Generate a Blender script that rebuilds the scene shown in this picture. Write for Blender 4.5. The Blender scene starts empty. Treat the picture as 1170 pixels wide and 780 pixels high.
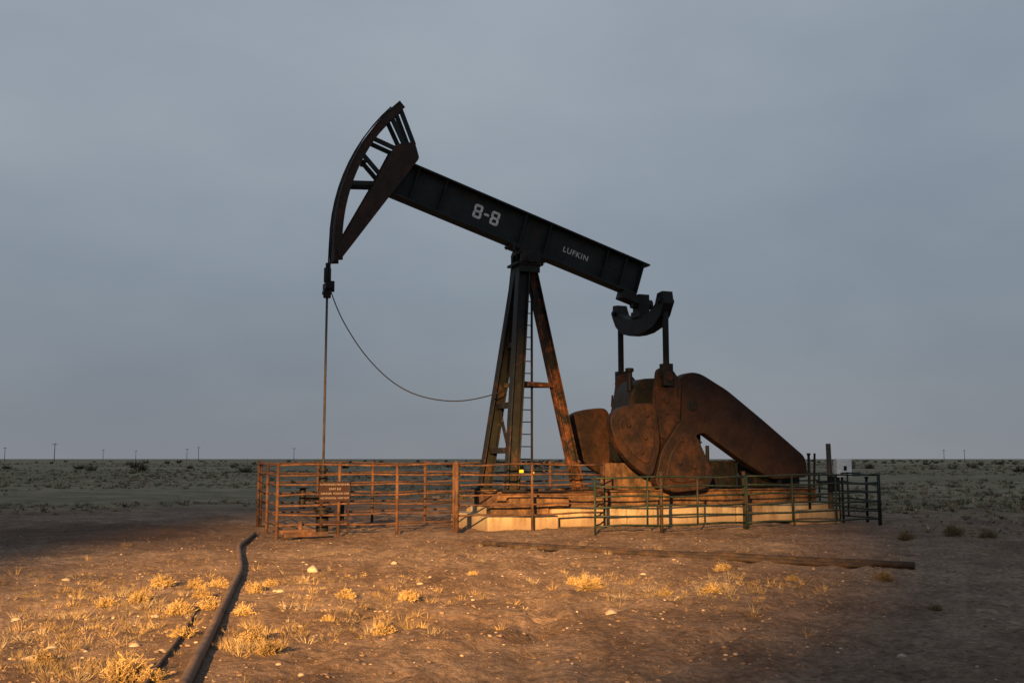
import bpy, bmesh, math, random
import numpy as np
from mathutils import Vector, Matrix
random.seed(7); rng=np.random.default_rng(7)
scene=bpy.context.scene
try:
    scene.view_settings.view_transform='Standard'; scene.view_settings.look='None'; scene.view_settings.exposure=0
except Exception: pass

# ------------------------------------------------------------ noise (numpy)
TAB=rng.random((256,256))
def vnoise(x,y):
    xi=np.floor(x).astype(int); yi=np.floor(y).astype(int)
    fx=x-xi; fy=y-yi; fx=fx*fx*(3-2*fx); fy=fy*fy*(3-2*fy)
    a=TAB[xi&255,yi&255]; b=TAB[(xi+1)&255,yi&255]; c=TAB[xi&255,(yi+1)&255]; d=TAB[(xi+1)&255,(yi+1)&255]
    return (a*(1-fx)+b*fx)*(1-fy)+(c*(1-fx)+d*fx)*fy-0.5
def track_x(y): return -1.2+0.10*(y-6)+0.25*np.sin(y*0.25)
PIPE=np.array([(-5.6,22.0),(-5.0,18.5),(-3.95,14.8),(-2.95,10.2),(-2.33,7.4),(-1.7,4.5)])[::-1]
def height(x,y):
    x=np.asarray(x,float); y=np.asarray(y,float)
    c=math.cos(.6); s=math.sin(.6); xr=x*c-y*s; yr=x*s+y*c
    lo_=0.09*vnoise(xr*.35+7,yr*.35+3)
    hi_=0.05*vnoise(x*1.1+31,y*1.1)+0.04*vnoise(xr*2.7,yr*2.7+50)+0.03*vnoise(x*6.3,y*6.3)+0.022*vnoise(xr*13,yr*13)
    # the ground is calmer right beside the pipeline
    px_=np.interp(y,PIPE[:,1],PIPE[:,0]); near=np.exp(-((x-px_)/.35)**2)*((y>4)&(y<23))
    h=lo_+hi_*(1-.75*near)
    d=np.sqrt((x-1)**2+(y-22)**2)
    h=h*(1+np.clip((d-20)/40,0,1.5))
    t=np.zeros_like(h)
    for off in (-0.9,0.9):
        t+= -0.06*np.exp(-((x-track_x(y)-off)/0.17)**2)+0.035*np.exp(-((x-track_x(y)-off-.3)/0.12)**2)
    t2=np.zeros_like(h)
    for off in (0,1.8):
        t2+=-0.055*np.exp(-((x-2.6-off-(y-14)*.55)/0.16)**2)+.03*np.exp(-((x-2.9-off-(y-14)*.55)/0.12)**2)
        t2+=-0.05*np.exp(-((x+1.4-off+(y-10)*.12)/0.16)**2)
    h+=(t+t2)*np.clip((21-y)/3,0,1)*(.8+.6*vnoise(x*9,y*9))*(1-near)
    f=np.exp(-np.maximum(y-60,0)/150)
    return h*f - 0.02
# ------------------------------------------------------------ material helpers
def newmat(name):
    m=bpy.data.materials.new(name); m.use_nodes=True
    nt=m.node_tree; b=nt.nodes['Principled BSDF']; return m,nt,b
def N(nt,t,**k):
    n=nt.nodes.new(t)
    for a,v in k.items():
        if a in n.inputs: n.inputs[a].default_value=v
        else: setattr(n,a,v)
    return n
def noise(nt,vec,scale,detail=5,rough=.6):
    n=nt.nodes.new('ShaderNodeTexNoise'); n.inputs['Scale'].default_value=scale; n.inputs['Detail'].default_value=detail; n.inputs['Roughness'].default_value=rough
    nt.links.new(vec,n.inputs['Vector']); return n.outputs['Fac']
def ramp(nt,fac,p0,p1,c0=(0,0,0,1),c1=(1,1,1,1)):
    r=nt.nodes.new('ShaderNodeValToRGB'); r.color_ramp.elements[0].position=p0; r.color_ramp.elements[1].position=p1
    r.color_ramp.elements[0].color=c0; r.color_ramp.elements[1].color=c1
    nt.links.new(fac,r.inputs['Fac']); return r.outputs['Color']
def mix(nt,fac,a,b,mode='MIX'):
    m=nt.nodes.new('ShaderNodeMix'); m.data_type='RGBA'; m.blend_type=mode
    for sock,v in ((m.inputs[0],fac),(m.inputs[6],a),(m.inputs[7],b)):
        if hasattr(v,'links'): nt.links.new(v,sock)
        elif isinstance(v,(int,float)): sock.default_value=v
        else: sock.default_value=(*v[:3],1)
    return m.outputs[2]
def bump(nt,b,h,strength,dist=.02):
    n=nt.nodes.new('ShaderNodeBump'); n.inputs['Strength'].default_value=strength; n.inputs['Distance'].default_value=dist
    nt.links.new(h,n.inputs['Height']); nt.links.new(n.outputs['Normal'],b.inputs['Normal'])
def steel(name,paint,rust,lo,hi,scale=2.2,rough=.6,streak=.75):
    m,nt,b=newmat(name)
    tc=N(nt,'ShaderNodeTexCoord').outputs['Object']
    mp=N(nt,'ShaderNodeMapping'); mp.inputs['Scale'].default_value=(1,1,streak); nt.links.new(tc,mp.inputs['Vector'])
    n1=noise(nt,mp.outputs['Vector'],scale,9,.72); n2=noise(nt,tc,scale*9,4,.6); n3=noise(nt,tc,scale*.5,3)
    f=ramp(nt,n1,lo,hi)
    rc=mix(nt,n2,[c*.4 for c in rust],[min(1,c*1.7) for c in rust])
    pc=mix(nt,n3,[c*.6 for c in paint],[c*1.5 for c in paint])
    col=mix(nt,f,pc,rc)
    g=ramp(nt,noise(nt,tc,scale*1.7,7,.7),.42,.62,(1,1,1,1),(.55,.53,.52,1))
    col=mix(nt,1.0,col,g,'MULTIPLY')
    nt.links.new(col,b.inputs['Base Color'])
    r=ramp(nt,f,0,1,(rough,)*3+(1,),(.9,.9,.9,1)); nt.links.new(r,b.inputs['Roughness'])
    b.inputs['Specular IOR Level'].default_value=.22
    bump(nt,b,n2,.4,.01)
    return m
def plain(name,c,rough=.8,var=.35,scale=5):
    m,nt,b=newmat(name); tc=N(nt,'ShaderNodeTexCoord').outputs['Object']
    n=noise(nt,tc,scale,6,.65)
    f=ramp(nt,n,.3,.7)
    nt.links.new(mix(nt,f,[x*(1-var) for x in c],[min(1,x*(1+var)) for x in c]),b.inputs['Base Color'])
    b.inputs['Roughness'].default_value=rough; b.inputs['Specular IOR Level'].default_value=.2
    bump(nt,b,noise(nt,tc,scale*8,4),.3,.01)
    return m
M_beam=steel('beam_paint',(.013,.018,.018),(.040,.024,.017),.56,.75,1.6,.6)
M_post=steel('post_steel',(.012,.014,.013),(.12,.046,.02),.55,.72,2.2)
M_rear=steel('post_rusty',(.016,.014,.012),(.21,.078,.029),.47,.64,2.4)
M_head=steel('head_steel',(.028,.016,.013),(.070,.032,.02),.45,.7,2.0)
M_crank=steel('crank_steel',(.018,.011,.009),(.060,.025,.013),.45,.68,2.0)
M_guard=steel('guard_steel',(.021,.012,.010),(.036,.017,.011),.4,.7,1.4)
M_dark=steel('dark_steel',(.009,.010,.010),(.045,.022,.014),.52,.7,3)
M_redf=steel('fence_rust',(.050,.030,.024),(.13,.065,.037),.4,.65,3,.6)
M_grnf=steel('fence_green',(.015,.03,.022),(.06,.035,.02),.52,.7,3,.5)
M_skid=steel('skid_steel',(.055,.036,.024),(.20,.11,.055),.42,.62,2)
M_pipe=steel('pipe_steel',(.028,.022,.019),(.06,.038,.027),.42,.65,3)
M_pipe2=steel('pipe_brown',(.095,.070,.053),(.15,.095,.065),.42,.65,3)
M_cable=plain('cable',(.02,.02,.02),.6)
M_rod=plain('polished_rod',(.07,.06,.055),.45)
M_white=plain('white_paint',(.78,.78,.76),.6,.12,9)
M_wtext=plain('stencil_paint',(.50,.53,.53),.8,.3,14)
M_ltext=plain('stencil_dim',(.38,.40,.39),.8,.3,14)
M_wood=plain('weathered_wood',(.07,.055,.045),.9,.4,6)
M_sign=plain('sign_maroon',(.022,.010,.010),.6,.3,6)
M_stext=plain('sign_letters',(.24,.20,.18),.8)
M_pole=plain('pole_wood',(.09,.09,.095),.9)
M_yel=plain('yellow_tag',(.5,.42,.03),.6)
# concrete
m,nt,b=newmat('concrete'); tc=N(nt,'ShaderNodeTexCoord').outputs['Object']
n1=noise(nt,tc,1.3,8,.65); n2=noise(nt,tc,22,4); 
c=mix(nt,ramp(nt,n1,.35,.65),(.22,.165,.095),(.38,.31,.195)); c=mix(nt,.35,c,mix(nt,n2,(.17,.13,.08),(.44,.37,.26)))
mp=N(nt,'ShaderNodeMapping'); mp.inputs['Scale'].default_value=(2,2,.5); nt.links.new(tc,mp.inputs['Vector'])
c=mix(nt,ramp(nt,noise(nt,mp.outputs['Vector'],1.5,8,.7),.46,.64),c,(.14,.09,.055))
# soil splashed up the foot of the concrete
sz_=N(nt,'ShaderNodeSeparateXYZ'); nt.links.new(tc,sz_.inputs[0])
az_=N(nt,'ShaderNodeMath',operation='MULTIPLY_ADD'); nt.links.new(noise(nt,tc,3,5),az_.inputs[0]); az_.inputs[1].default_value=-.35; nt.links.new(sz_.outputs['Z'],az_.inputs[2])
mz=N(nt,'ShaderNodeMapRange'); nt.links.new(az_.outputs[0],mz.inputs[0]); mz.inputs[1].default_value=-.15; mz.inputs[2].default_value=.06; mz.inputs[3].default_value=.85; mz.inputs[4].default_value=0
c=mix(nt,mz.outputs[0],c,(.20,.14,.095))
nt.links.new(c,b.inputs['Base Color']); b.inputs['Roughness'].default_value=.9; bump(nt,b,n2,.5,.02); M_conc=m
# ground
m,nt,b=newmat('desert_soil'); P=N(nt,'ShaderNodeNewGeometry').outputs['Position']
nA=noise(nt,P,.22,6,.6); nB=noise(nt,P,1.7,7,.65); nC=noise(nt,P,14,6,.7); nD=noise(nt,P,60,3,.6)
soil=mix(nt,ramp(nt,nA,.38,.62),(.18,.125,.094),(.30,.225,.172))
soil=mix(nt,ramp(nt,nB,.40,.62),mix(nt,1.0,soil,(.66,.64,.62),'MULTIPLY'),soil)
soil=mix(nt,ramp(nt,nC,.35,.7),mix(nt,1.0,soil,(.52,.50,.48),'MULTIPLY'),mix(nt,1.0,soil,(1.45,1.43,1.4),'MULTIPLY'))
vo=nt.nodes.new('ShaderNodeTexVoronoi'); vo.inputs['Scale'].default_value=9; nt.links.new(P,vo.inputs['Vector'])
peb=ramp(nt,vo.outputs['Distance'],.10,.16,(1,1,1,1),(0,0,0,1))
pm=mix(nt,1.0,peb,ramp(nt,noise(nt,P,2.3,3),.52,.62),'MULTIPLY')
soil=mix(nt,pm,soil,(.29,.235,.19))
# far scrubland tint
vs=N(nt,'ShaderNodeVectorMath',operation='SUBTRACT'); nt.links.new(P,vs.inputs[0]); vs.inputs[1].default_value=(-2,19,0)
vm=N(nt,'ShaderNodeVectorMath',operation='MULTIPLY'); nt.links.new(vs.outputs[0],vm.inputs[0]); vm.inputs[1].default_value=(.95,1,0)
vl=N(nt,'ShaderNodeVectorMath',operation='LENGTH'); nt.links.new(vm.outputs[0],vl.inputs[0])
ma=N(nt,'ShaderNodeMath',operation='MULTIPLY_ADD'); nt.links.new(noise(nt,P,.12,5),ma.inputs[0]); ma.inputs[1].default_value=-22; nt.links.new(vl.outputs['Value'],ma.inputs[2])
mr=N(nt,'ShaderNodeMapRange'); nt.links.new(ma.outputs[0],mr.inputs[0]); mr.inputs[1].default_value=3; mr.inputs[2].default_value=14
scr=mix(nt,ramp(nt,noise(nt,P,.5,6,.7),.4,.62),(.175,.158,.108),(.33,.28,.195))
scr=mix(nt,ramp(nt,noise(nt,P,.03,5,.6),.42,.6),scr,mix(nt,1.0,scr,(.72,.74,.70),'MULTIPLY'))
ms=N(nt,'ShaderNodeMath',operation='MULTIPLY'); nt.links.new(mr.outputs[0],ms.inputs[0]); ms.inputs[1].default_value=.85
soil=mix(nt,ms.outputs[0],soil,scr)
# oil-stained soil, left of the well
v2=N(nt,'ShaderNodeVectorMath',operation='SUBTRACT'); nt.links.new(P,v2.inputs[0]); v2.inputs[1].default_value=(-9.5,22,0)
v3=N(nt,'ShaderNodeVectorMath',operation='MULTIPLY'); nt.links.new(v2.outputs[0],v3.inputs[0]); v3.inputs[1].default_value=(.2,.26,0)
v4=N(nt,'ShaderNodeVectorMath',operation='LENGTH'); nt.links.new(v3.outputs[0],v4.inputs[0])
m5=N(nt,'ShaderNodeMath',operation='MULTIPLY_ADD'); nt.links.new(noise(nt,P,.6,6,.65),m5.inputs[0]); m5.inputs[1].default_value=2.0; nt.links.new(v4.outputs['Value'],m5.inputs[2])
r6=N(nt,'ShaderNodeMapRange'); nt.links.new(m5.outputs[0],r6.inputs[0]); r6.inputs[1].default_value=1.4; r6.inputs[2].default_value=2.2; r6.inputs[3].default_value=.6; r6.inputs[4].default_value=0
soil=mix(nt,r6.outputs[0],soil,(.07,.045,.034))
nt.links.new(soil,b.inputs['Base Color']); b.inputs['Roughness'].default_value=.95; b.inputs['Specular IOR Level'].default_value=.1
hh=N(nt,'ShaderNodeMath',operation='ADD'); nt.links.new(nC,hh.inputs[0]); nt.links.new(nD,hh.inputs[1])
h2=N(nt,'ShaderNodeMath',operation='ADD'); nt.links.new(hh.outputs[0],h2.inputs[0]); nt.links.new(pm,h2.inputs[1])
bump(nt,b,h2.outputs[0],.85,.045)
M_soil=m
def leafmat(name,c,tr=.15):
    m,nt,b=newmat(name); P=N(nt,'ShaderNodeNewGeometry').outputs['Position']
    nt.links.new(mix(nt,ramp(nt,noise(nt,P,3,4),.35,.65),[x*.6 for x in c],[x*1.35 for x in c]),b.inputs['Base Color'])
    b.inputs['Roughness'].default_value=.9; b.inputs['Specular IOR Level'].default_value=.1; return m
M_straw=leafmat('straw',(.31,.22,.10)); M_straw2=leafmat('straw_dull',(.20,.15,.085)); M_sage=leafmat('sage',(.15,.148,.095)); M_twig=leafmat('twig',(.085,.072,.052)); M_pale=leafmat('pale_grass',(.30,.25,.175))
M_rock=plain('limestone',(.31,.255,.20),.9,.3,8); M_rock2=plain('brown_stone',(.17,.12,.09),.9,.3,8)

# ------------------------------------------------------------ mesh helpers
def link(o,parent=None):
    scene.collection.objects.link(o)
    if parent: o.parent=parent
    return o
def empty(name,loc=(0,0,0),rz=0):
    e=bpy.data.objects.new(name,None); e.location=loc; e.rotation_euler=(0,0,rz); e.empty_display_size=.3; return link(e)
class B:
    """collects shaped parts in one mesh"""
    def __init__(s): s.bm=bmesh.new()
    def box(s,lo,hi,M=None):
        lo=Vector(lo);hi=Vector(hi)
        vs=[s.bm.verts.new(((hi if i&1 else lo).x,(hi if i&2 else lo).y,(hi if i&4 else lo).z)) for i in range(8)]
        for f in ((0,2,3,1),(4,5,7,6),(0,1,5,4),(2,6,7,3),(0,4,6,2),(1,3,7,5)): s.bm.faces.new([vs[i] for i in f])
        if M is not None:
            for v in vs: v.co=M@v.co
        return s
    def frame(s,p1,p2,up=(0,0,1)):
        p1=Vector(p1);p2=Vector(p2); x=(p2-p1); L=x.length; x.normalize(); up=Vector(up)
        y=up.cross(x)
        if y.length<1e-4: y=Vector((0,1,0)).cross(x)
        y.normalize(); z=x.cross(y)
        M=Matrix((x,y,z)).transposed().to_4x4(); M.translation=p1; return M,L
    def bar(s,p1,p2,w,h,up=(0,0,1)):
        M,L=s.frame(p1,p2,up); return s.box((0,-w/2,-h/2),(L,w/2,h/2),M)
    def ibar(s,p1,p2,w,h,t=.025,up=(0,0,1)):
        M,L=s.frame(p1,p2,up)
        s.box((0,-w/2,h/2-t),(L,w/2,h/2),M); s.box((0,-w/2,-h/2),(L,w/2,-h/2+t),M); s.box((0.002,-t/2,-h/2+t),(L-.002,t/2,h/2-t),M); return s
    def cyl(s,p1,p2,r,r2=None,seg=12):
        M,L=s.frame(p1,p2); r2=r if r2 is None else r2
        a=[];c=[]
        for i in range(seg):
            t=2*math.pi*i/seg
            a.append(s.bm.verts.new(M@Vector((0,r*math.cos(t),r*math.sin(t))))); c.append(s.bm.verts.new(M@Vector((L,r2*math.cos(t),r2*math.sin(t)))))
        for i in range(seg):
            j=(i+1)%seg; f=s.bm.faces.new((a[i],a[j],c[j],c[i])); f.smooth=True
        s.bm.faces.new(a[::-1]); s.bm.faces.new(c); return s
    def tube(s,pts,r,seg=8):
        pts=[Vector(p) for p in pts]; rings=[]
        for k,p in enumerate(pts):
            d=(pts[min(k+1,len(pts)-1)]-pts[max(k-1,0)]).normalized()
            y=Vector((0,0,1)).cross(d)
            if y.length<.05: y=Vector((0,1,0)).cross(d)
            y.normalize(); z=d.cross(y)
            rings.append([s.bm.verts.new(p+y*r*math.cos(2*math.pi*i/seg)+z*r*math.sin(2*math.pi*i/seg)) for i in range(seg)])
        for a,c in zip(rings[:-1],rings[1:]):
            for i in range(seg):
                j=(i+1)%seg; f=s.bm.faces.new((a[i],a[j],c[j],c[i])); f.smooth=True
        s.bm.faces.new(rings[0][::-1]); s.bm.faces.new(rings[-1]); return s
    def prism(s,poly,y0,y1,M=None):
        a=[s.bm.verts.new((x,y0,z)) for x,z in poly]; c=[s.bm.verts.new((x,y1,z)) for x,z in poly]
        n=len(poly)
        s.bm.faces.new(a); s.bm.faces.new(c[::-1])
        for i in range(n): j=(i+1)%n; s.bm.faces.new((a[i],c[i],c[j],a[j]))
        if M is not None:
            for v in a+c: v.co=M@v.co
        return s
    def prismx(s,poly,x0,x1):
        a=[s.bm.verts.new((x0,y,z)) for y,z in poly]; c=[s.bm.verts.new((x1,y,z)) for y,z in poly]
        n=len(poly); s.bm.faces.new(a); s.bm.faces.new(c[::-1])
        for i in range(n): j=(i+1)%n; s.bm.faces.new((a[i],c[i],c[j],a[j]))
        return s
    def obj(s,name,mat,parent=None,bev=0):
        bmesh.ops.recalc_face_normals(s.bm,faces=s.bm.faces)
        me=bpy.data.meshes.new(name); s.bm.to_mesh(me); s.bm.free(); me.materials.append(mat)
        o=bpy.data.objects.new(name,me); link(o,parent)
        if bev:
            mo=o.modifiers.new('bevel','BEVEL'); mo.width=bev; mo.segments=2; mo.limit_method='ANGLE'; mo.angle_limit=math.radians(50)
        return o
def rounded(poly,r=.12,seg=4):
    out=[];n=len(poly)
    for i in range(n):
        p=Vector(poly[i]);a=Vector(poly[i-1]);c=Vector(poly[(i+1)%n])
        ra=min(r,(a-p).length*.45);rc=min(r,(c-p).length*.45)
        A=p+(a-p).normalized()*ra;C=p+(c-p).normalized()*rc
        for k in range(seg+1):
            t=k/seg; q=A*(1-t)**2+p*2*t*(1-t)+C*t*t; out.append((q.x,q.y))
    return out
def npmesh(name,V,F,mats,mi=None,smooth=False,parent=None):
    me=bpy.data.meshes.new(name); V=np.asarray(V,dtype=np.float32); F=np.asarray(F,dtype=np.int32); k=F.shape[1]
    me.vertices.add(len(V)); me.vertices.foreach_set('co',V.ravel())
    me.loops.add(F.size); me.loops.foreach_set('vertex_index',F.ravel())
    me.polygons.add(len(F)); me.polygons.foreach_set('loop_start',np.arange(len(F),dtype=np.int32)*k); me.polygons.foreach_set('loop_total',np.full(len(F),k,dtype=np.int32))
    for m in mats: me.materials.append(m)
    if mi is not None: me.polygons.foreach_set('material_index',np.asarray(mi,dtype=np.int32))
    if smooth: me.polygons.foreach_set('use_smooth',np.ones(len(F),dtype=bool))
    me.update(calc_edges=True); me.validate()
    o=bpy.data.objects.new(name,me); return link(o,parent)

# ------------------------------------------------------------ ground
def axis(lo,hi,step,far_lo,far_hi,g=1.13):
    c=list(np.arange(lo,hi,step)); s=step; x=c[-1]
    while x<far_hi: s*=g; x+=s; c.append(x)
    s=step; x=c[0]; pre=[]
    while x>far_lo: s*=g; x-=s; pre.append(x)
    return np.array(pre[::-1]+c)
xs=axis(-11,13,.05,-9000,9000,1.1); ys=axis(5,25,.05,-300,14000,1.1)
X,Y=np.meshgrid(xs,ys); Z=height(X,Y)
V=np.stack([X,Y,Z],-1).reshape(-1,3); nx=len(xs); ny=len(ys)
i=np.arange(nx-1)[None,:]+np.arange(ny-1)[:,None]*nx; i=i.ravel()
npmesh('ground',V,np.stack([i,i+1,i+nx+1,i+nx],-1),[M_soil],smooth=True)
def gz(x,y): return float(height(np.array([x]),np.array([y]))[0])

# ------------------------------------------------------------ pumpjack
AL=math.radians(21.5); P0=(.33,24.6,0)
pj=empty('oil_pumpjack',P0,AL)
t=math.radians(17.4); CT,ST=math.cos(t),math.sin(t); PV=(0,6.55)
def bw(u,w,y=0): return Vector((u*CT+w*ST, y, PV[1]-u*ST+w*CT))
bb=B()
MB=Matrix(((CT,0,ST,0),(0,1,0,0),(-ST,0,CT,PV[1]),(0,0,0,1)))
w0,w1=.215,1.14
bb.box((-3.86,-.2,w0),(3.12,.2,w0+.045),MB); bb.box((-3.62,-.2,w1-.045),(3.28,.2,w1),MB)
bb.box((-3.8,-.015,w0+.045),(3.1,.015,w1-.045),MB)
for u in (-3.3,-2.55,-.35,.35,2.05,2.6):
    bb.box((u,-.17,w0+.047),(u+.025,.17,w1-.047),MB)
bb.box((3.1,-.19,w0+.047),(3.13,.19,w1-.047),MB)
bb.obj('walking_beam',M_beam,pj,.006)
b2=B(); b2.box((-.55,-.24,w0-.06),(.55,.24,w0-.003),MB); b2.box((-.3,-.3,.02),(.3,.3,w0-.063),MB)
b2.cyl((0,-.42,PV[1]),(0,.42,PV[1]),.13,seg=18)
b2.box((2.75,-.2,w0-.2),(3.25,.2,w0-.003),MB)
for u in [-.5+.2*k for k in range(6)]:
    for y in (-.21,.21): b2.cyl(bw(u,w0-.09,y),bw(u,w0+.07,y),.018,seg=6)
b2.obj('saddle_bearing',M_dark,pj,.01)
def text(body,size,u,w,mat,name,y=-.019,off=.018):
    cu=bpy.data.curves.new(name,'FONT'); cu.body=body; cu.size=size; cu.extrude=.002; cu.align_x='CENTER'; cu.align_y='CENTER'; cu.offset=size*off; cu.space_character=1.15
    o=bpy.data.objects.new(name,cu); cu.materials.append(mat); link(o,pj)
    o.matrix_local=Matrix.Translation(bw(u,w,y))@Matrix.Rotation(t,4,'Y')@Matrix.Rotation(math.pi/2,4,'X'); return o
# hand-painted block figures "8-8"
nb=B(); yk=[-.0175]
def stroke(u0,u1,v0,v1):
    c=.018; yk[0]-=.0006
    nb.prism([(u0+c,v0),(u1-c,v0),(u1,v0+c),(u1,v1-c),(u1-c,v1),(u0+c,v1),(u0,v1-c),(u0,v0+c)],yk[0],-.0152,MB)
for uc in (-1.55,-1.08):
    W,H,S=.23,.36,.062; b0=.70-H/2
    stroke(uc-W/2,uc-W/2+S,b0+.02,b0+H/2-.012); stroke(uc-W/2,uc-W/2+S,b0+H/2+.012,b0+H-.02)
    stroke(uc+W/2-S,uc+W/2,b0+.02,b0+H/2-.012); stroke(uc+W/2-S,uc+W/2,b0+H/2+.012,b0+H-.02)
    for v in (b0,b0+H/2-S/2,b0+H-S): stroke(uc-W/2+.022,uc+W/2-.022,v,v+S)
stroke(-1.385,-1.245,.67,.73)
nb.obj('beam_number',M_wtext,pj)
text('LUFKIN',.20,1.25,.66,M_ltext,'beam_maker_lettering'); text('LUFKIN',.10,2.36,.70,M_head,'beam_maker_lettering_small')
# horsehead
R=4.88; hd=B()
a0,a1=-5.5,46.5; K=28
for k in range(K):
    A=math.radians(a0+(a1-a0)*k/K); C=math.radians(a0+(a1-a0)*(k+1)/K)
    def pt(a,r): return (-r*math.cos(a), 6.62+r*math.sin(a))
    hd.prism([pt(A,R),pt(C,R),pt(C,R-.03),pt(A,R-.03)],-.27,.27)
    for y0,y1 in ((-.255,-.23),(.23,.255)):
        hd.prism([pt(A,R-.032),pt(C,R-.032),pt(C,R-.20),pt(A,R-.20)],y0,y1)
bmesh.ops.remove_doubles(hd.bm,verts=hd.bm.verts,dist=.0005)
hd.obj('horsehead_arc',M_head,pj)
plate=[(-4.72,6.16),(-4.82,6.42),(-3.92,8.12),(-3.46,9.06),(-2.98,9.18),(-2.86,8.78),(-3.52,7.86)]
hp=B()
for y0,y1 in ((-.285,-.259),(.259,.285)): hp.prism(rounded(plate,.06,2),y0,y1)
hp.obj('horsehead_plate',M_head,pj,.004)
hs=B()
for (p,q) in (((-4.62,8.02),(-3.82,8.08)),((-4.24,8.76),(-3.66,8.15)),((-4.0,9.17),(-3.36,8.95)),((-3.6,9.86),(-3.2,9.05)),((-3.36,10.05),(-2.98,9.12))):
    for y in (-.2,.2): hs.bar((p[0],y,p[1]),(q[0],y,q[1]),.06,.10)
for x,z in ((-4.66,7.4),(-4.16,8.6),(-3.5,9.9),(-3.4,8.9),(-3.1,9.0)): hs.bar((x,-.225,z),(x,.225,z),.07,.07)
hs.obj('horsehead_struts',M_beam,pj)
br=B()
XR=-4.96
for y in (-.1,.1):
    pts=[(-(R+.03)*math.cos(math.radians(a)),y,6.62+(R+.03)*math.sin(math.radians(a))) for a in range(44,-1,-4)]
    pts+= [(XR+.03,y,5.9),(XR,y,5.62)]
    br.tube(pts,.018,6)
br.obj('bridle_cable',M_cable,pj)
cb=B(); cb.box((XR-.07,-.2,5.5),(XR+.07,.2,5.64)); cb.cyl((XR,0,5.3),(XR,0,5.5),.09); cb.cyl((XR,0,5.66),(XR,0,6.0),.085); cb.cyl((XR,0,6.0),(XR,0,6.12),.05)
cb.box((XR-.1,-.1,5.38),(XR+.09,.1,5.46)); cb.cyl((XR+.12,0,5.45),(XR+.12,0,5.7),.05)
cb.obj('carrier_bar',M_dark,pj,.008)
B().cyl((XR,0,1.45),(XR,0,5.35),.028).obj('polished_rod',M_rod,pj)
cp=[(-4.86,0,5.42),(-4.70,0,4.98),(-4.41,0,4.5),(-4.12,0,4.09),(-3.77,0,3.71),(-3.38,0,3.38),(-2.92,0,3.13),(-2.38,0,3.0),(-1.82,0,2.96),(-1.3,0,3.03),(-.82,.05,3.16),(-.4,.2,3.3)]
cu=bpy.data.curves.new('load_cable','CURVE'); cu.dimensions='3D'; cu.bevel_depth=.013; sp=cu.splines.new('NURBS'); sp.points.add(len(cp)-1); sp.order_u=4; sp.use_endpoint_u=True; cu.resolution_u=6
for p,q in zip(sp.points,cp): p.co=(*q,1)
cu.materials.append(M_cable); link(bpy.data.objects.new('load_cable',cu),pj)
# samson post
ZB=.86
sm=B()
feet=[(-.74,-.92),(-.74,.92)]
for x,y in feet: sm.ibar((x,y,ZB),(-.10,y*.13,6.42),.26,.30,.03,up=(1,0,0))
sm.bar((-.50,-.58,2.9),(-.50,.58,2.9),.10,.14); sm.bar((-.62,-.75,1.8),(-.62,.75,1.8),.1,.14); sm.bar((-.33,-.34,4.4),(-.33,.34,4.4),.08,.12)
sm.bar((-.66,-.8,1.4),(-.48,.55,2.85),.06,.08)
for x,y in feet: sm.box((x-.28,y-.24,ZB-.02),(x+.28,y+.24,ZB+.03))
sm.obj('samson_post_front_legs',M_post,pj,.005)
sr=B()
sr.ibar((1.42,0,ZB),(.13,0,6.42),.24,.26,.028,up=(1,0,0)); sr.box((1.1,-.35,ZB-.02),(1.8,.35,ZB+.04))
sr.bar((-.40,-.42,3.42),(.78,-.04,3.42),.09,.11); sr.bar((-.40,.42,3.42),(.78,.04,3.42),.09,.11)
sr.obj('samson_post_rear_leg',M_rear,pj,.005)
tp=B(); tp.box((-.36,-.34,6.38),(.36,.34,6.44)); tp.box((-.28,-.3,6.2),(.28,-.25,6.38)); tp.box((-.28,.25,6.2),(.28,.3,6.38)); tp.box((-.24,-.38,6.44),(.24,-.26,6.72)); tp.box((-.24,.26,6.44),(.24,.38,6.72))
tp.obj('post_cap',M_post,pj,.01)
ld=B()
for dx in (-.17,.17): ld.bar((-.02+dx,-.05,ZB),(.02+dx*.8,-.05,6.1),.035,.05,up=(1,0,0))
z=1.0
while z<6: ld.cyl((-.17,-.05,z),(.17,-.05,z),.014,seg=6); z+=.3
for dx in (-.17,.17):ld.bar((dx-.0,-.05,1.35),(dx*2.6,-.05,1.35),.03,.03)
ld.obj('ladder',M_dark,pj)
rl=B(); rl.cyl((-.75,-.3,3.9),(-.42,-.3,6.9),.014,seg=6)
rl.cyl((-.42,-.3,6.9),(-.3,-.28,6.3),.012,seg=6); rl.obj('brake_cable',M_cable,pj)
# equalizer and pitmans
eq=B()
up_=[(-1.34,5.76),(-1.08,5.74),(-.95,5.48),(-.6,5.30),(0,5.24),(.6,5.30),(.95,5.48),(1.08,5.74),(1.34,5.76)]
lo_=[(1.40,5.45),(1.2,5.15),(.85,4.92),(.4,4.82),(0,4.8),(-.4,4.82),(-.85,4.92),(-1.2,5.15),(-1.40,5.45)]
eq.prismx(up_+lo_,3.14,3.44)
eq.box((3.1,-.24,5.25),(3.48,.24,5.42)); eq.box((3.12,-.17,5.42),(3.44,.17,5.86)); eq.cyl((3.0,0,5.62),(3.58,0,5.62),.13,seg=16)
for y in (-1.22,1.22): eq.cyl((3.06,y,5.52),(3.52,y,5.52),.07,seg=14)
eq.obj('equalizer_bar',M_dark,pj,.012)
pm_=B()
for y in (-1.2,1.2):
    pm_.cyl((3.30,y,3.62),(3.30,y,5.3),.078,seg=12); pm_.box((3.17,y-.12,3.4),(3.43,y+.12,3.95))
pm_.obj('pitman_arms',M_dark,pj,.01)
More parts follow.
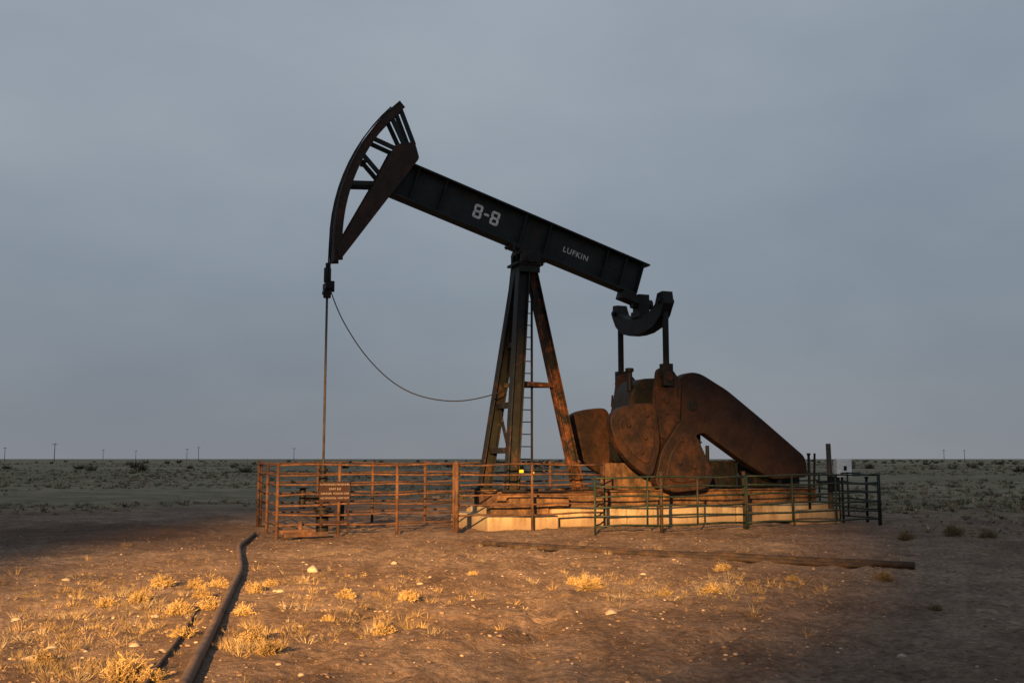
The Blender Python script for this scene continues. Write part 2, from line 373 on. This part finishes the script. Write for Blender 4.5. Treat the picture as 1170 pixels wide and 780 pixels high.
# cranks
cw1=[(1.60,2.55),(1.85,2.82),(2.35,2.93),(2.85,2.96),(2.95,2.5),(3.0,1.9),(2.75,1.12),(2.24,1.42),(1.80,1.88)]
cw2=[(3.62,2.60),(3.95,2.30),(4.20,1.85),(4.52,1.18),(4.30,.86),(3.30,.78),(2.82,.98),(3.02,1.8)]
arm=[(3.06,3.5),(3.10,3.85),(3.5,3.87),(3.78,3.5),(3.72,2.6),(3.9,1.0),(2.9,.95),(2.9,2.6)]
def inset(poly,k):
    cx_=sum(p[0] for p in poly)/len(poly); cz_=sum(p[1] for p in poly)/len(poly)
    return [(cx_+(p[0]-cx_)*k,cz_+(p[1]-cz_)*k) for p in poly]
for sgn,nm in ((-1,'near'),(1,'far')):
    c=B()
    y0,y1=sorted((sgn*.98,sgn*1.12)); c.prism(rounded(arm,.15),y0,y1)
    c.cyl((3.3,sgn*.5,2.35),(3.3,sgn*1.2,2.35),.28,seg=20); c.cyl((3.3,sgn*.95,3.62),(3.3,sgn*1.36,3.62),.12,seg=16)
    for z in (3.05,2.75): c.cyl((3.35,sgn*1.1,z),(3.35,sgn*1.16,z),.07,seg=12)
    c.bar((3.0,sgn*1.14,3.3),(2.97,sgn*1.14,2.98),.04,.05,up=(1,0,0)); c.bar((3.72,sgn*1.14,3.4),(3.68,sgn*1.14,2.65),.04,.05,up=(1,0,0))
    c.obj('crank_'+nm,M_crank,pj,.012)
    c=B(); y0,y1=sorted((sgn*1.123,sgn*1.38)); c.prism(rounded(cw1,.22),y0,y1); c.prism(rounded(cw2,.2),y0,y1-.02 if sgn>0 else y1)
    y0,y1=sorted((sgn*1.37,sgn*1.43)); c.prism(rounded(inset(cw1,.72),.16),y0,y1); c.prism(rounded(inset(cw2,.70),.16),y0,y1)
    for x,z in ((2.1,2.4),(2.55,2.1),(3.5,1.5),(3.9,1.4),(2.6,2.65),(2.45,1.75),(3.55,2.05),(3.25,1.15)): c.cyl((x,sgn*1.40,z),(x,sgn*1.49,z),.055,seg=6); 
    c.obj('counterweight_'+nm,M_crank,pj,.025)
# gear reducer
g=B(); g.prism(rounded([(2.55,1.5),(2.55,2.6),(2.72,3.3),(2.95,3.62),(3.6,3.66),(4.2,3.3),(4.7,2.6),(4.7,1.5)],.15),-.5,.5)
g.cyl((2.75,-.3,3.3),(2.75,-.3,3.85),.07,seg=10); g.cyl((2.75,-.3,3.8),(2.75,-.3,3.9),.11,seg=10)
g.cyl((4.2,-.95,2.95),(4.2,-.5,2.95),.16,seg=14)
for z in (2.0,2.6): g.box((2.53,-.53,z),(4.72,.53,z+.05))
g.obj('gear_reducer',M_dark,pj,.02)
# belt guard
gd=[(3.66,3.1),(3.72,3.5),(3.95,3.72),(4.22,3.80),(4.5,3.75),(5.25,3.36),(6.31,2.62),(7.62,1.66),(7.70,1.12),(6.55,1.08),(5.7,1.52),(4.5,2.28),(4.15,2.10),(3.75,2.35)]
gu=B(); gu.prism(rounded(gd,.14),-.93,-.60); gu.obj('belt_guard',M_guard,pj,.02)
gr=B()
gr.bar((6.9,-.75,.86),(6.9,-.75,1.07),.08,.08); gr.bar((5.6,-.7,.86),(5.6,-.7,1.5),.07,.07)
gr.obj('guard_supports',M_dark,pj)
# motor and skid
mo=B(); mo.cyl((6.75,-.55,1.35),(6.75,.45,1.35),.33,seg=22); mo.box((6.4,-.4,.87),(7.1,.4,1.1)); mo.box((6.6,-.1,1.6),(6.95,.25,1.8))
for k in range(7): mo.cyl((6.75,-.4+k*.13,1.35),(6.75,-.36+k*.13,1.35),.36,seg=22)
mo.box((5.0,-.35,.87),(5.9,.4,1.55)); mo.box((7.5,-.3,.87),(7.9,.3,1.25)); mo.cyl((5.2,0,1.55),(5.2,0,1.95),.05); mo.cyl((7.9,-.9,.86),(7.95,-.9,1.75),.03)
mo.obj('drive_motor',M_dark,pj,.01)
sk=B()
for y in (-.82,.82): sk.ibar((-1.05,y,.65),(8.0,y,.65),.24,.38,.03)
for x in (-1.0,-.2,.7,1.5,2.3,3.4,4.6,5.8,6.9,7.85): sk.ibar((x,-.69,.65),(x,.69,.65),.18,.34,.025)
sk.box((2.35,-.62,.845),(4.85,.62,1.497)); sk.obj('steel_skid',M_skid,pj,.006)
cc=B(); cc.box((-1.15,-1.12,.0),(2.2,1.12,.455)); cc.box((2.215,-1.10,.0),(5.3,1.10,.44)); cc.box((5.315,-1.12,.0),(8.2,1.12,.455)); 
cc.obj('concrete_pad',M_conc,pj,.03)
c2=B(); c2.box((-1.5,-1.42,-.1),(.25,1.25,.30)); c2.box((7.0,-1.35,-.1),(8.35,1.2,.3)); c2.obj('concrete_footing',M_conc,pj,.03)
c3=B(); c3.box((-1.35,-1.2,.302),(.1,-.9,.60)); c3.box((-.9,-1.24,.46),(.6,-1.0,.72)); c3.obj('timber_blocking',M_skid,pj,.02)

# ------------------------------------------------------------ fences (same frame as the pad)
def panel(bld,p,q,rails,zt,zb,r,post_r,nposts,roundc=False):
    p=Vector((*p,0));q=Vector((*q,0)); d=(q-p)
    for k in range(rails):
        z=zb+(zt-zb)*k/(rails-1)
        sag=[p+d*u+Vector((0,0,z+.016*math.sin(u*9+k*2)+ (random.random()-.5)*.016)) for u in np.linspace(0,1,7)]
        bld.tube(sag,r,8)
    for k in range(nposts):
        u=k/(nposts-1); c=p+d*u
        ext=.0 if roundc else .05
        tl=(random.random()-.5)*.03
        bld.cyl(c+Vector((0,0,zb-.02 if roundc and 0<k<nposts-1 else -.08)),c+Vector((tl,0,zt+ext)),post_r if not roundc else r*1.1,seg=8)
rf=empty('rusty_pipe_fence',P0,AL)
f=B()
panel(f,(-6.17,-1.40),(-2.34,-1.52),7,1.47,.22,.021,.036,4)
panel(f,(-6.1,2.16),(-6.17,-1.40),7,1.47,.22,.021,.036,3)
f.obj('front_panel',M_redf,rf)
f=B()
panel(f,(-2.28,-1.53),(1.3,-1.68),6,1.47,.35,.021,.032,3)
f.obj('side_panel',M_redf,rf)
f=B()
panel(f,(-6.04,2.2),(-1.9,2.2),6,1.5,.3,.021,.036,4); panel(f,(-1.9,2.2),(3.4,2.2),6,1.5,.3,.021,.036,4)
f.obj('back_panel',M_redf,rf)
f=B(); f.cyl((-2.3,-1.6,-.1),(-2.3,-1.6,1.55),.05,seg=10); f.cyl((-5.7,-1.5,-.1),(-5.7,-1.5,.30),.05); f.bar((-6.15,-1.62,.1),(-5.4,-1.6,.1),.08,.08); f.bar((-6.1,-1.9,.06),(-5.2,-1.85,.06),.09,.09)
f.obj('gate_post',M_redf,rf)
gf=empty('green_pipe_fence',P0,AL)
f=B()
panel(f,(.25,-3.32),(4.05,-3.34),6,1.2,.16,.021,.03,4,True)
panel(f,(4.10,-3.34),(7.88,-3.31),6,1.22,.16,.021,.03,4,True)
panel(f,(.25,-3.32),(1.3,-1.7),6,1.2,.16,.02,.03,2,True)
panel(f,(7.95,-3.3),(8.55,-.3),6,1.22,.16,.021,.03,3,True)
f.obj('front_panels',M_grnf,gf)
f=B(); panel(f,(3.5,2.25),(8.7,2.3),6,1.3,.2,.021,.03,4,True); panel(f,(8.55,-.3),(8.7,2.3),6,1.22,.2,.021,.03,2,True); f.obj('back_panels',M_grnf,gf)
f=B()
for x in (1.9,4.07): f.cyl((x,-3.27,-.1),(x,-3.27,1.32),.04,seg=10)
f.obj('support_posts',M_pipe,gf)
# signs
sg=empty('warning_sign',P0,AL)
s=B(); s.box((-5.32,-1.505,.70),(-4.66,-1.487,1.12)); s.obj('board',M_sign,sg,.003)
s=B(); s.box((-5.25,-1.50,.26),(-4.7,-1.486,.30)); s.bar((-5.28,-1.49,.0),(-5.28,-1.49,.7),.03,.03); s.bar((-4.7,-1.49,.0),(-4.7,-1.49,.7),.03,.03); s.obj('frame',M_sign,sg)
for k,(tx,sz) in enumerate((('AUTHORIZED PERSONNEL',.062),('UNIT 8-8',.075),('DANGER  POISON GAS',.068),('NO SMOKING  KEEP OUT',.062))):
    cu=bpy.data.curves.new('lettering','FONT'); cu.body=tx; cu.size=sz*.85; cu.align_x='CENTER'; cu.align_y='CENTER'; cu.extrude=.001; cu.materials.append(M_stext)
    o=bpy.data.objects.new('lettering_%d'%k,cu); link(o,sg); o.location=(-4.99,-1.5075,1.06-.095*k); o.rotation_euler=(math.pi/2,0,0)
# wellhead
wh=empty('wellhead',P0,AL)
w=B(); w.cyl((XR,0,-.1),(XR,0,.45),.14,seg=18); w.cyl((XR,0,.3),(XR,0,.36),.22,seg=18); w.cyl((XR,0,.45),(XR,0,.52),.2,seg=18); w.cyl((XR,0,.52),(XR,0,1.0),.07); w.cyl((XR,0,.9),(XR,0,1.25),.1); w.cyl((XR,0,1.25),(XR,0,1.45),.07); w.cyl((XR,0,1.32),(XR,0,1.38),.11)
w.cyl((XR-.5,0,.72),(XR+.6,0,.72),.05); w.cyl((XR+.45,0,.72),(XR+.45,0,.1),.05); w.cyl((XR-.45,0,.5),(XR-.45,0,.95),.07)
w.cyl((XR-.45,0,.95),(XR-.45,0,.97),.15,seg=16); w.obj('casing_head',M_dark,wh,.005)
ft=B(); ft.box((-.62,-1.15,1.28),(-.52,-1.13,1.35)); ft.box((-.3,-1.15,1.24),(-.22,-1.13,1.3)); ft.obj('yellow_tags',M_yel,pj)

# ------------------------------------------------------------ electric gear at the right
def loc(s_,n_): 
    return (P0[0]+s_*math.cos(AL)+n_*math.sin(AL), P0[1]+s_*math.sin(AL)-n_*math.cos(AL))
eb=empty('electrical_box',(*loc(8.45,1.35),0),AL*.3)
s=B(); s.box((-.19,-.14,1.16),(.19,.10,1.56)); s.box((-.205,-.165,1.13),(.205,-.142,1.59)); s.obj('cabinet',M_white,eb,.012)
s=B(); s.cyl((0,0,1.16),(0,0,-.1),.03); s.bar((-.25,.12,1.2),(.25,.12,1.2),.04,.05); s.cyl((-.1,-.02,1.12),(-.1,-.02,0),.02); s.box((-.02,-.172,1.3),(.06,-.166,1.42)); s.obj('conduit',M_dark,eb)
wp=empty('wooden_post',(*loc(8.15,1.25),0),AL)
s=B(); s.cyl((0,0,-.1),(-.03,0,2.0),.075,.065,seg=10); s.obj('shaft',M_wood,wp)
s=B(); s.box((-.14,-.13,.75),(.14,-.07,1.15)); s.bar((-.5,-.08,1.0),(.5,-.08,1.0),.04,.06); s.obj('switch_bracket',M_dark,wp)
for k,(a_,b_,h_) in enumerate(((7.5,1.2,1.7),(8.75,1.9,1.1))):
    e=empty('steel_post' if k==0 else 'steel_post.001',(*loc(a_,b_),0),AL); s=B(); s.cyl((0,0,-.1),(0.02,0,h_),.035,seg=8); s.cyl((0.02,0,h_),(0.02,0,h_+.05),.05,seg=8); s.obj('pipe',M_dark,e)

# ------------------------------------------------------------ pipes lying on the ground
def ground_pipe(name,pts,r,mat,lift=.75):
    pts=[Vector((x,y,0)) for x,y in pts]; out=[]
    for a,c in zip(pts[:-1],pts[1:]):
        n=max(2,int((c-a).length/.3))
        for k in range(n): out.append(a.lerp(c,k/n))
    out.append(pts[-1])
    for _ in range(4): out=[out[0]]+[(out[k-1]+out[k]*2+out[k+1])/4 for k in range(1,len(out)-1)]+[out[-1]]
    X_=np.array([p.x for p in out]);Y_=np.array([p.y for p in out]); zz=height(X_,Y_); 
    kk=np.ones(5)/5; zz=np.convolve(np.pad(zz,2,mode='edge'),kk,mode='valid')
    b_=B(); b_.tube([(p.x,p.y,z+r*lift) for p,z in zip(out,zz)],r,12); return b_.obj(name,mat)
ground_pipe('pipeline',[(-.55,19.1),(.6,18.6),(2.2,17.3),(4.0,16.2),(5.95,15.0)],.055,M_pipe,.9)
ground_pipe('pipeline.001',[(-.3,18.95),(1.2,17.9),(3.1,16.55),(5.4,15.15)],.04,M_pipe)
ground_pipe('pipeline.002',[tuple(p) for p in PIPE[::-1]],.045,M_pipe2,.8)
ground_pipe('pipeline.003',[(-3.45,11.2),(-3.0,9.2),(-2.62,7.4),(-2.0,4.8)],.018,M_pipe2,1.0)

# ------------------------------------------------------------ utility poles
for k,(x,y,h) in enumerate(((-405,800,10),(-274,600,10),(-408,1000,10),(-413,1100,10),(-292,900,10),(-266,850,11),(-185,850,10),(388,900,9),(420,930,9))):
    e=empty('utility_pole' if k==0 else 'utility_pole.%03d'%k,(x,y,0),.3)
    s=B(); s.cyl((0,0,-.5),(0,0,h+1),.24,.18,seg=8); s.bar((-1.4,0,h+.2),(1.4,0,h+.2),.22,.22); s.obj('shaft',M_pole,e)
    s=B()
    for d in (-1.2,0.4,1.2): s.cyl((d,0,h+.31),(d,0,h+.7),.1,seg=6)
    s.obj('insulators',M_pole,e)

# ------------------------------------------------------------ vegetation
def tufts(name,cx,cy,size,K,mats,width=.03,flat=.6,mi_p=None,curl=.0):
    n=len(cx); sz=np.asarray(size)
    base_z=height(cx,cy)
    ph=rng.random((n,K))*2*np.pi; el=np.arccos(rng.random((n,K))**.8*.98)*1.0
    L=sz[:,None]*(.45+.55*rng.random((n,K)))
    dx=np.cos(ph)*np.sin(el); dy=np.sin(ph)*np.sin(el); dz=np.cos(el)*flat*1.3
    off=sz[:,None]*.35*rng.random((n,K))
    bx=cx[:,None]+np.cos(ph)*off; by=cy[:,None]+np.sin(ph)*off; bz=np.repeat(base_z[:,None]-.01,K,1)
    tx=bx+dx*L; ty=by+dy*L; tz=bz+dz*L
    w=np.asarray(width)*np.ones(n); w=w[:,None]
    wa=rng.random((n,K))*2*np.pi
    wx=np.cos(wa)*w; wy=np.sin(wa)*w
    V=np.stack([np.stack([bx-wx,by-wy,bz],-1),np.stack([bx+wx,by+wy,bz],-1),np.stack([tx+wx*.3,ty+wy*.3,tz],-1)],2).reshape(-1,3)
    F=np.arange(n*K*3).reshape(-1,3)
    mi=np.repeat(rng.choice(len(mats),n,p=mi_p),K)
    return npmesh(name,V,F,mats,mi)
n=17000
yy=32+ (rng.random(n)**1.7)*330; xx=(rng.random(n)*2-1)*(yy*.62+6)
keep=(np.sqrt(((xx+1))**2+(yy-19)**2)>17+rng.random(n)*6)&(vnoise(xx*.06,yy*.045)+.4*vnoise(xx*.3,yy*.3)>-.10)
x2=8.5+rng.random(500)*12; y2=21+rng.random(500)*14; x3=-24+rng.random(260)*12; y3=29+rng.random(260)*8
xx=np.concatenate([xx[keep],x2+(y2-21)*.2,x3]); yy=np.concatenate([yy[keep],y2,y3])
sz=(.10+.36*rng.random(len(xx))**2)*(1+.3*(yy>100)); sz[-760:]*=.6
tufts('desert_scrub',xx,yy,sz,14,[M_sage,M_straw2,M_twig,M_pale],.012+yy*.0004,.7,[.36,.32,.14,.18])
n=260; yy=120+rng.random(n)*600; xx=(rng.random(n)*2-1)*yy*.6; xx=np.where(rng.random(n)<.6,np.abs(xx),xx)
tufts('mesquite_bushes',xx,yy,.6+1.1*rng.random(n),60,[M_twig,M_sage],.10+yy*.0003,.9,[.6,.4])
cl=[(-4.9,12.4,1.1,100),(-4.3,11,1.0,120),(-1.7,11.8,1.3,120),(-1.3,10.0,.7,60),(-2.6,13.5,1.0,50),(2.0,12.6,1.1,120),(3.2,13.1,.8,80),(-4.4,8.8,.9,90),(-3.3,7.9,.5,70),(-4.0,9.6,.7,90),(-2.3,8.8,.35,50),(1.2,13.6,.7,20),(-5.8,14,1.2,40),(-2.2,9.6,.5,50)]
cx=[];cy=[]
for x,y,r,k in cl:
    cx+=list(rng.normal(x,r*.6,k)); cy+=list(rng.normal(y,r*.6,k))
cx+=list(rng.random(160)*20-9); cy+=list(7+rng.random(160)*13)
cx=np.array(cx);cy=np.array(cy)
kp=np.abs(cx-np.interp(cy,PIPE[:,1],PIPE[:,0]))>.12
cx=cx[kp];cy=cy[kp]
tufts('dry_grass',cx,cy,.03+.15*rng.random(len(cx))**1.7,32,[M_straw,M_straw2,M_pale],.003,.75,[.28,.47,.25])
def shrub(idx,x,y,r,mat,K=420):
    V=[];F=[];mi=[]
    z0=gz(x,y)-.01
    for k in range(K):
        ph=random.random()*6.283; el=math.acos(random.random()**.75); 
        d=Vector((math.cos(ph)*math.sin(el),math.sin(ph)*math.sin(el),math.cos(el)*.85)); L=r*(.5+.5*random.random())*(1+.25*math.sin(ph*3+idx)+.15*math.sin(ph*5+idx*2)); 
        p0=Vector((0,0,0))+d*L*random.random()*.4; 
        if random.random()<.3: p0=Vector((random.gauss(0,.2)*r,random.gauss(0,.2)*r,0))
        p1=d*L+Vector((random.gauss(0,.05),random.gauss(0,.05),random.gauss(0,.04)))*r
        w=Vector((random.gauss(0,1),random.gauss(0,1),random.gauss(0,1))).normalized()*.003
        i0=len(V); V+=[p0-w,p0+w,p1+w*.6,p1-w*.6]; F.append((i0,i0+1,i0+2,i0+3)); mi.append(1 if random.random()<.55 else 0)
        for q in range(2):
            c=p1*(.6+.4*random.random()); e=c+Vector((random.gauss(0,1),random.gauss(0,1),random.gauss(.5,1))).normalized()*r*.22; i0=len(V)
            V+=[c-w,c+w,e+w,e-w]; F.append((i0,i0+1,i0+2,i0+3)); mi.append(0)
    o=npmesh('dry_shrub' if idx==0 else 'dry_shrub.%03d'%idx,[tuple(v) for v in V],F,[mat,M_straw2],mi); o.location=(x,y,z0)
# measured ground positions (x, y, radius)
sh=[(185,668,.17),(160,685,.15),(205,697,.17),(251,668,.15),(240,692,.16),(290,731,.14),(306,745,.13),(466,685,.15),(673,672,.19),(655,670,.12),(813,676,.14),(827,651,.16),(1010,661,.15),(145,776,.2),(50,755,.12),(395,682,.13),(232,680,.14),(292,672,.13),(862,636,.12),(540,655,.08),(438,722,.12),(1035,615,.25),(1090,612,.3),(1128,614,.25),(905,660,.1),(1068,690,.09),(172,779,.12),(310,665,.12),(225,668,.15),(375,706,.08),(760,679,.09),(208,724,.13),(120,690,.12),(278,700,.13)]
for k,(px,py,r) in enumerate(sh):
    v=(390-py)/1137; den=.9931-v*.117; y=1.6*den/-(.117+v*.9931); x=y*((px-585)/1137)/den
    shrub(k,x,y,r*1.0,M_straw if k not in (12,21,22,23,24,25) else M_straw2,int(300+900*r))

# ------------------------------------------------------------ stones
me=bmesh.new(); bmesh.ops.create_icosphere(me,subdivisions=1,radius=1); IV=np.array([v.co[:] for v in me.verts]); IF=np.array([[v.index for v in f.verts] for f in me.faces]); me.free()
def stones(name,x,y,s,mats,p,zs=.55):
    n=len(x); V=IV[None]*(1+.5*(rng.random((n,12,1))-.5)); sc=np.stack([s*(.7+.6*rng.random(n)),s*(.7+.6*rng.random(n)),s*zs*(.6+.6*rng.random(n))],-1)
    V=V*sc[:,None,:]; a=rng.random(n)*6.283; c=np.cos(a)[:,None];q=np.sin(a)[:,None]
    Vx=V[...,0]*c-V[...,1]*q; Vy=V[...,0]*q+V[...,1]*c
    z=height(x,y)
    V=np.stack([Vx+x[:,None],Vy+y[:,None],V[...,2]+(z+s*.08)[:,None]],-1).reshape(-1,3)
    F=(IF[None]+12*np.arange(n)[:,None,None]).reshape(-1,3)
    npmesh(name,V,F,mats,np.repeat(rng.choice(len(mats),n,p=p),20))
n=6000; y=6.5+rng.random(n)**1.2*15; x=(rng.random(n)*2-1)*(y*.58)
n2=900; yb=7+np.abs(rng.normal(0,1.8,n2)); xb=-3.6-yb*.12+rng.normal(0,.9,n2)
x=np.concatenate([x,xb]);y=np.concatenate([y,yb])
stones('gravel',x,y,.006+.022*rng.random(len(x))**3.2,[M_rock,M_rock2],[.13,.87])
rk=[(358,650,.13),(698,700,.085),(40,752,.09),(76,660,.06),(450,642,.06),(350,640,.05),(120,715,.05),(155,735,.06),(60,735,.05),(90,760,.05),(185,742,.05),(560,725,.03),(880,700,.03),(1030,745,.04),(840,742,.03),(320,672,.05),(735,655,.05),(770,640,.04),(480,668,.05),(20,705,.05),(178,700,.05)]
rx=[];ry=[];rs=[]
for px,py,r in rk:
    v=(390-py)/1137; den=.9931-v*.117; yy_=1.6*den/-(.117+v*.9931); rx.append(yy_*((px-585)/1137)/den); ry.append(yy_); rs.append(r)
stones('rocks',np.array(rx),np.array(ry),np.array(rs),[M_rock],[1.0])

# ------------------------------------------------------------ world
w=bpy.data.worlds.new('World'); scene.world=w; w.use_nodes=True; nt=w.node_tree; nt.nodes.clear()
out=N(nt,'ShaderNodeOutputWorld'); bg=N(nt,'ShaderNodeBackground'); nt.links.new(bg.outputs[0],out.inputs[0])
tc=N(nt,'ShaderNodeTexCoord').outputs['Generated']; sp=N(nt,'ShaderNodeSeparateXYZ'); nt.links.new(tc,sp.inputs[0])
r=nt.nodes.new('ShaderNodeValToRGB'); nt.links.new(sp.outputs['Z'],r.inputs['Fac'])
cr=r.color_ramp; cr.elements[0].position=0; cr.elements[0].color=(.255,.275,.31,1); cr.elements[1].position=1; cr.elements[1].color=(.35,.40,.46,1)
for p,c in ((.04,(.238,.266,.31,1)),(.16,(.245,.29,.345,1)),(.28,(.295,.345,.405,1)),(.42,(.325,.375,.44,1))):
    e=cr.elements.new(p); e.color=c
mp=N(nt,'ShaderNodeMapping'); mp.inputs['Scale'].default_value=(1,1,2.2); mp.inputs['Location'].default_value=(.35,.2,.1); nt.links.new(tc,mp.inputs['Vector'])
n1=noise(nt,mp.outputs['Vector'],1.9,5,.5); cl_=ramp(nt,n1,.3,.7,(.82,.84,.87,1),(1.15,1.13,1.10,1))
col=mix(nt,1.0,r.outputs['Color'],cl_,'MULTIPLY')
sky=nt.nodes.new('ShaderNodeTexSky'); sky.sky_type='NISHITA'; sky.sun_disc=False; sky.sun_elevation=math.radians(8); sky.sun_rotation=math.radians(205)
sc=mix(nt,1.0,sky.outputs[0],(.05,.05,.05),'MULTIPLY')
col=mix(nt,.08,col,sc); nt.links.new(col,bg.inputs['Color']); bg.inputs['Strength'].default_value=1.0
sl=bpy.data.lights.new('sun','SUN'); sl.energy=.08; sl.angle=math.radians(25); sl.color=(1,.85,.7); so=bpy.data.objects.new('sun',sl); link(so)
d=Vector((math.sin(math.radians(205)),math.cos(math.radians(205)),math.tan(math.radians(12)))); so.rotation_euler=d.to_track_quat('Z','Y').to_euler()
# warm work lamp that throws the pool of light on the pad (wide, low beam)
ll=bpy.data.lights.new('work_lamp','SPOT'); ll.energy=560000; ll.color=(1,.53,.18); ll.spot_size=math.radians(12.6); ll.spot_blend=1.0; ll.shadow_soft_size=.2
lo=bpy.data.objects.new('work_lamp',ll); link(lo); lo.location=(-9,-30,12.5)
az=math.radians(9.2); dn=math.radians(13.9); dv=Vector((math.sin(az)*math.cos(dn),math.cos(az)*math.cos(dn),-math.sin(dn)))
lo.rotation_euler=(-dv).to_track_quat('Z','Y').to_euler(); lo.scale=(1.5,1,1)
# ------------------------------------------------------------ camera
cd=bpy.data.cameras.new('camera'); cd.lens=35; cd.sensor_width=36; cd.clip_end=20000; cd.clip_start=.05
co=bpy.data.objects.new('camera',cd); link(co); co.location=(0,0,1.6); co.rotation_euler=(math.radians(90+6.72),0,0); scene.camera=co
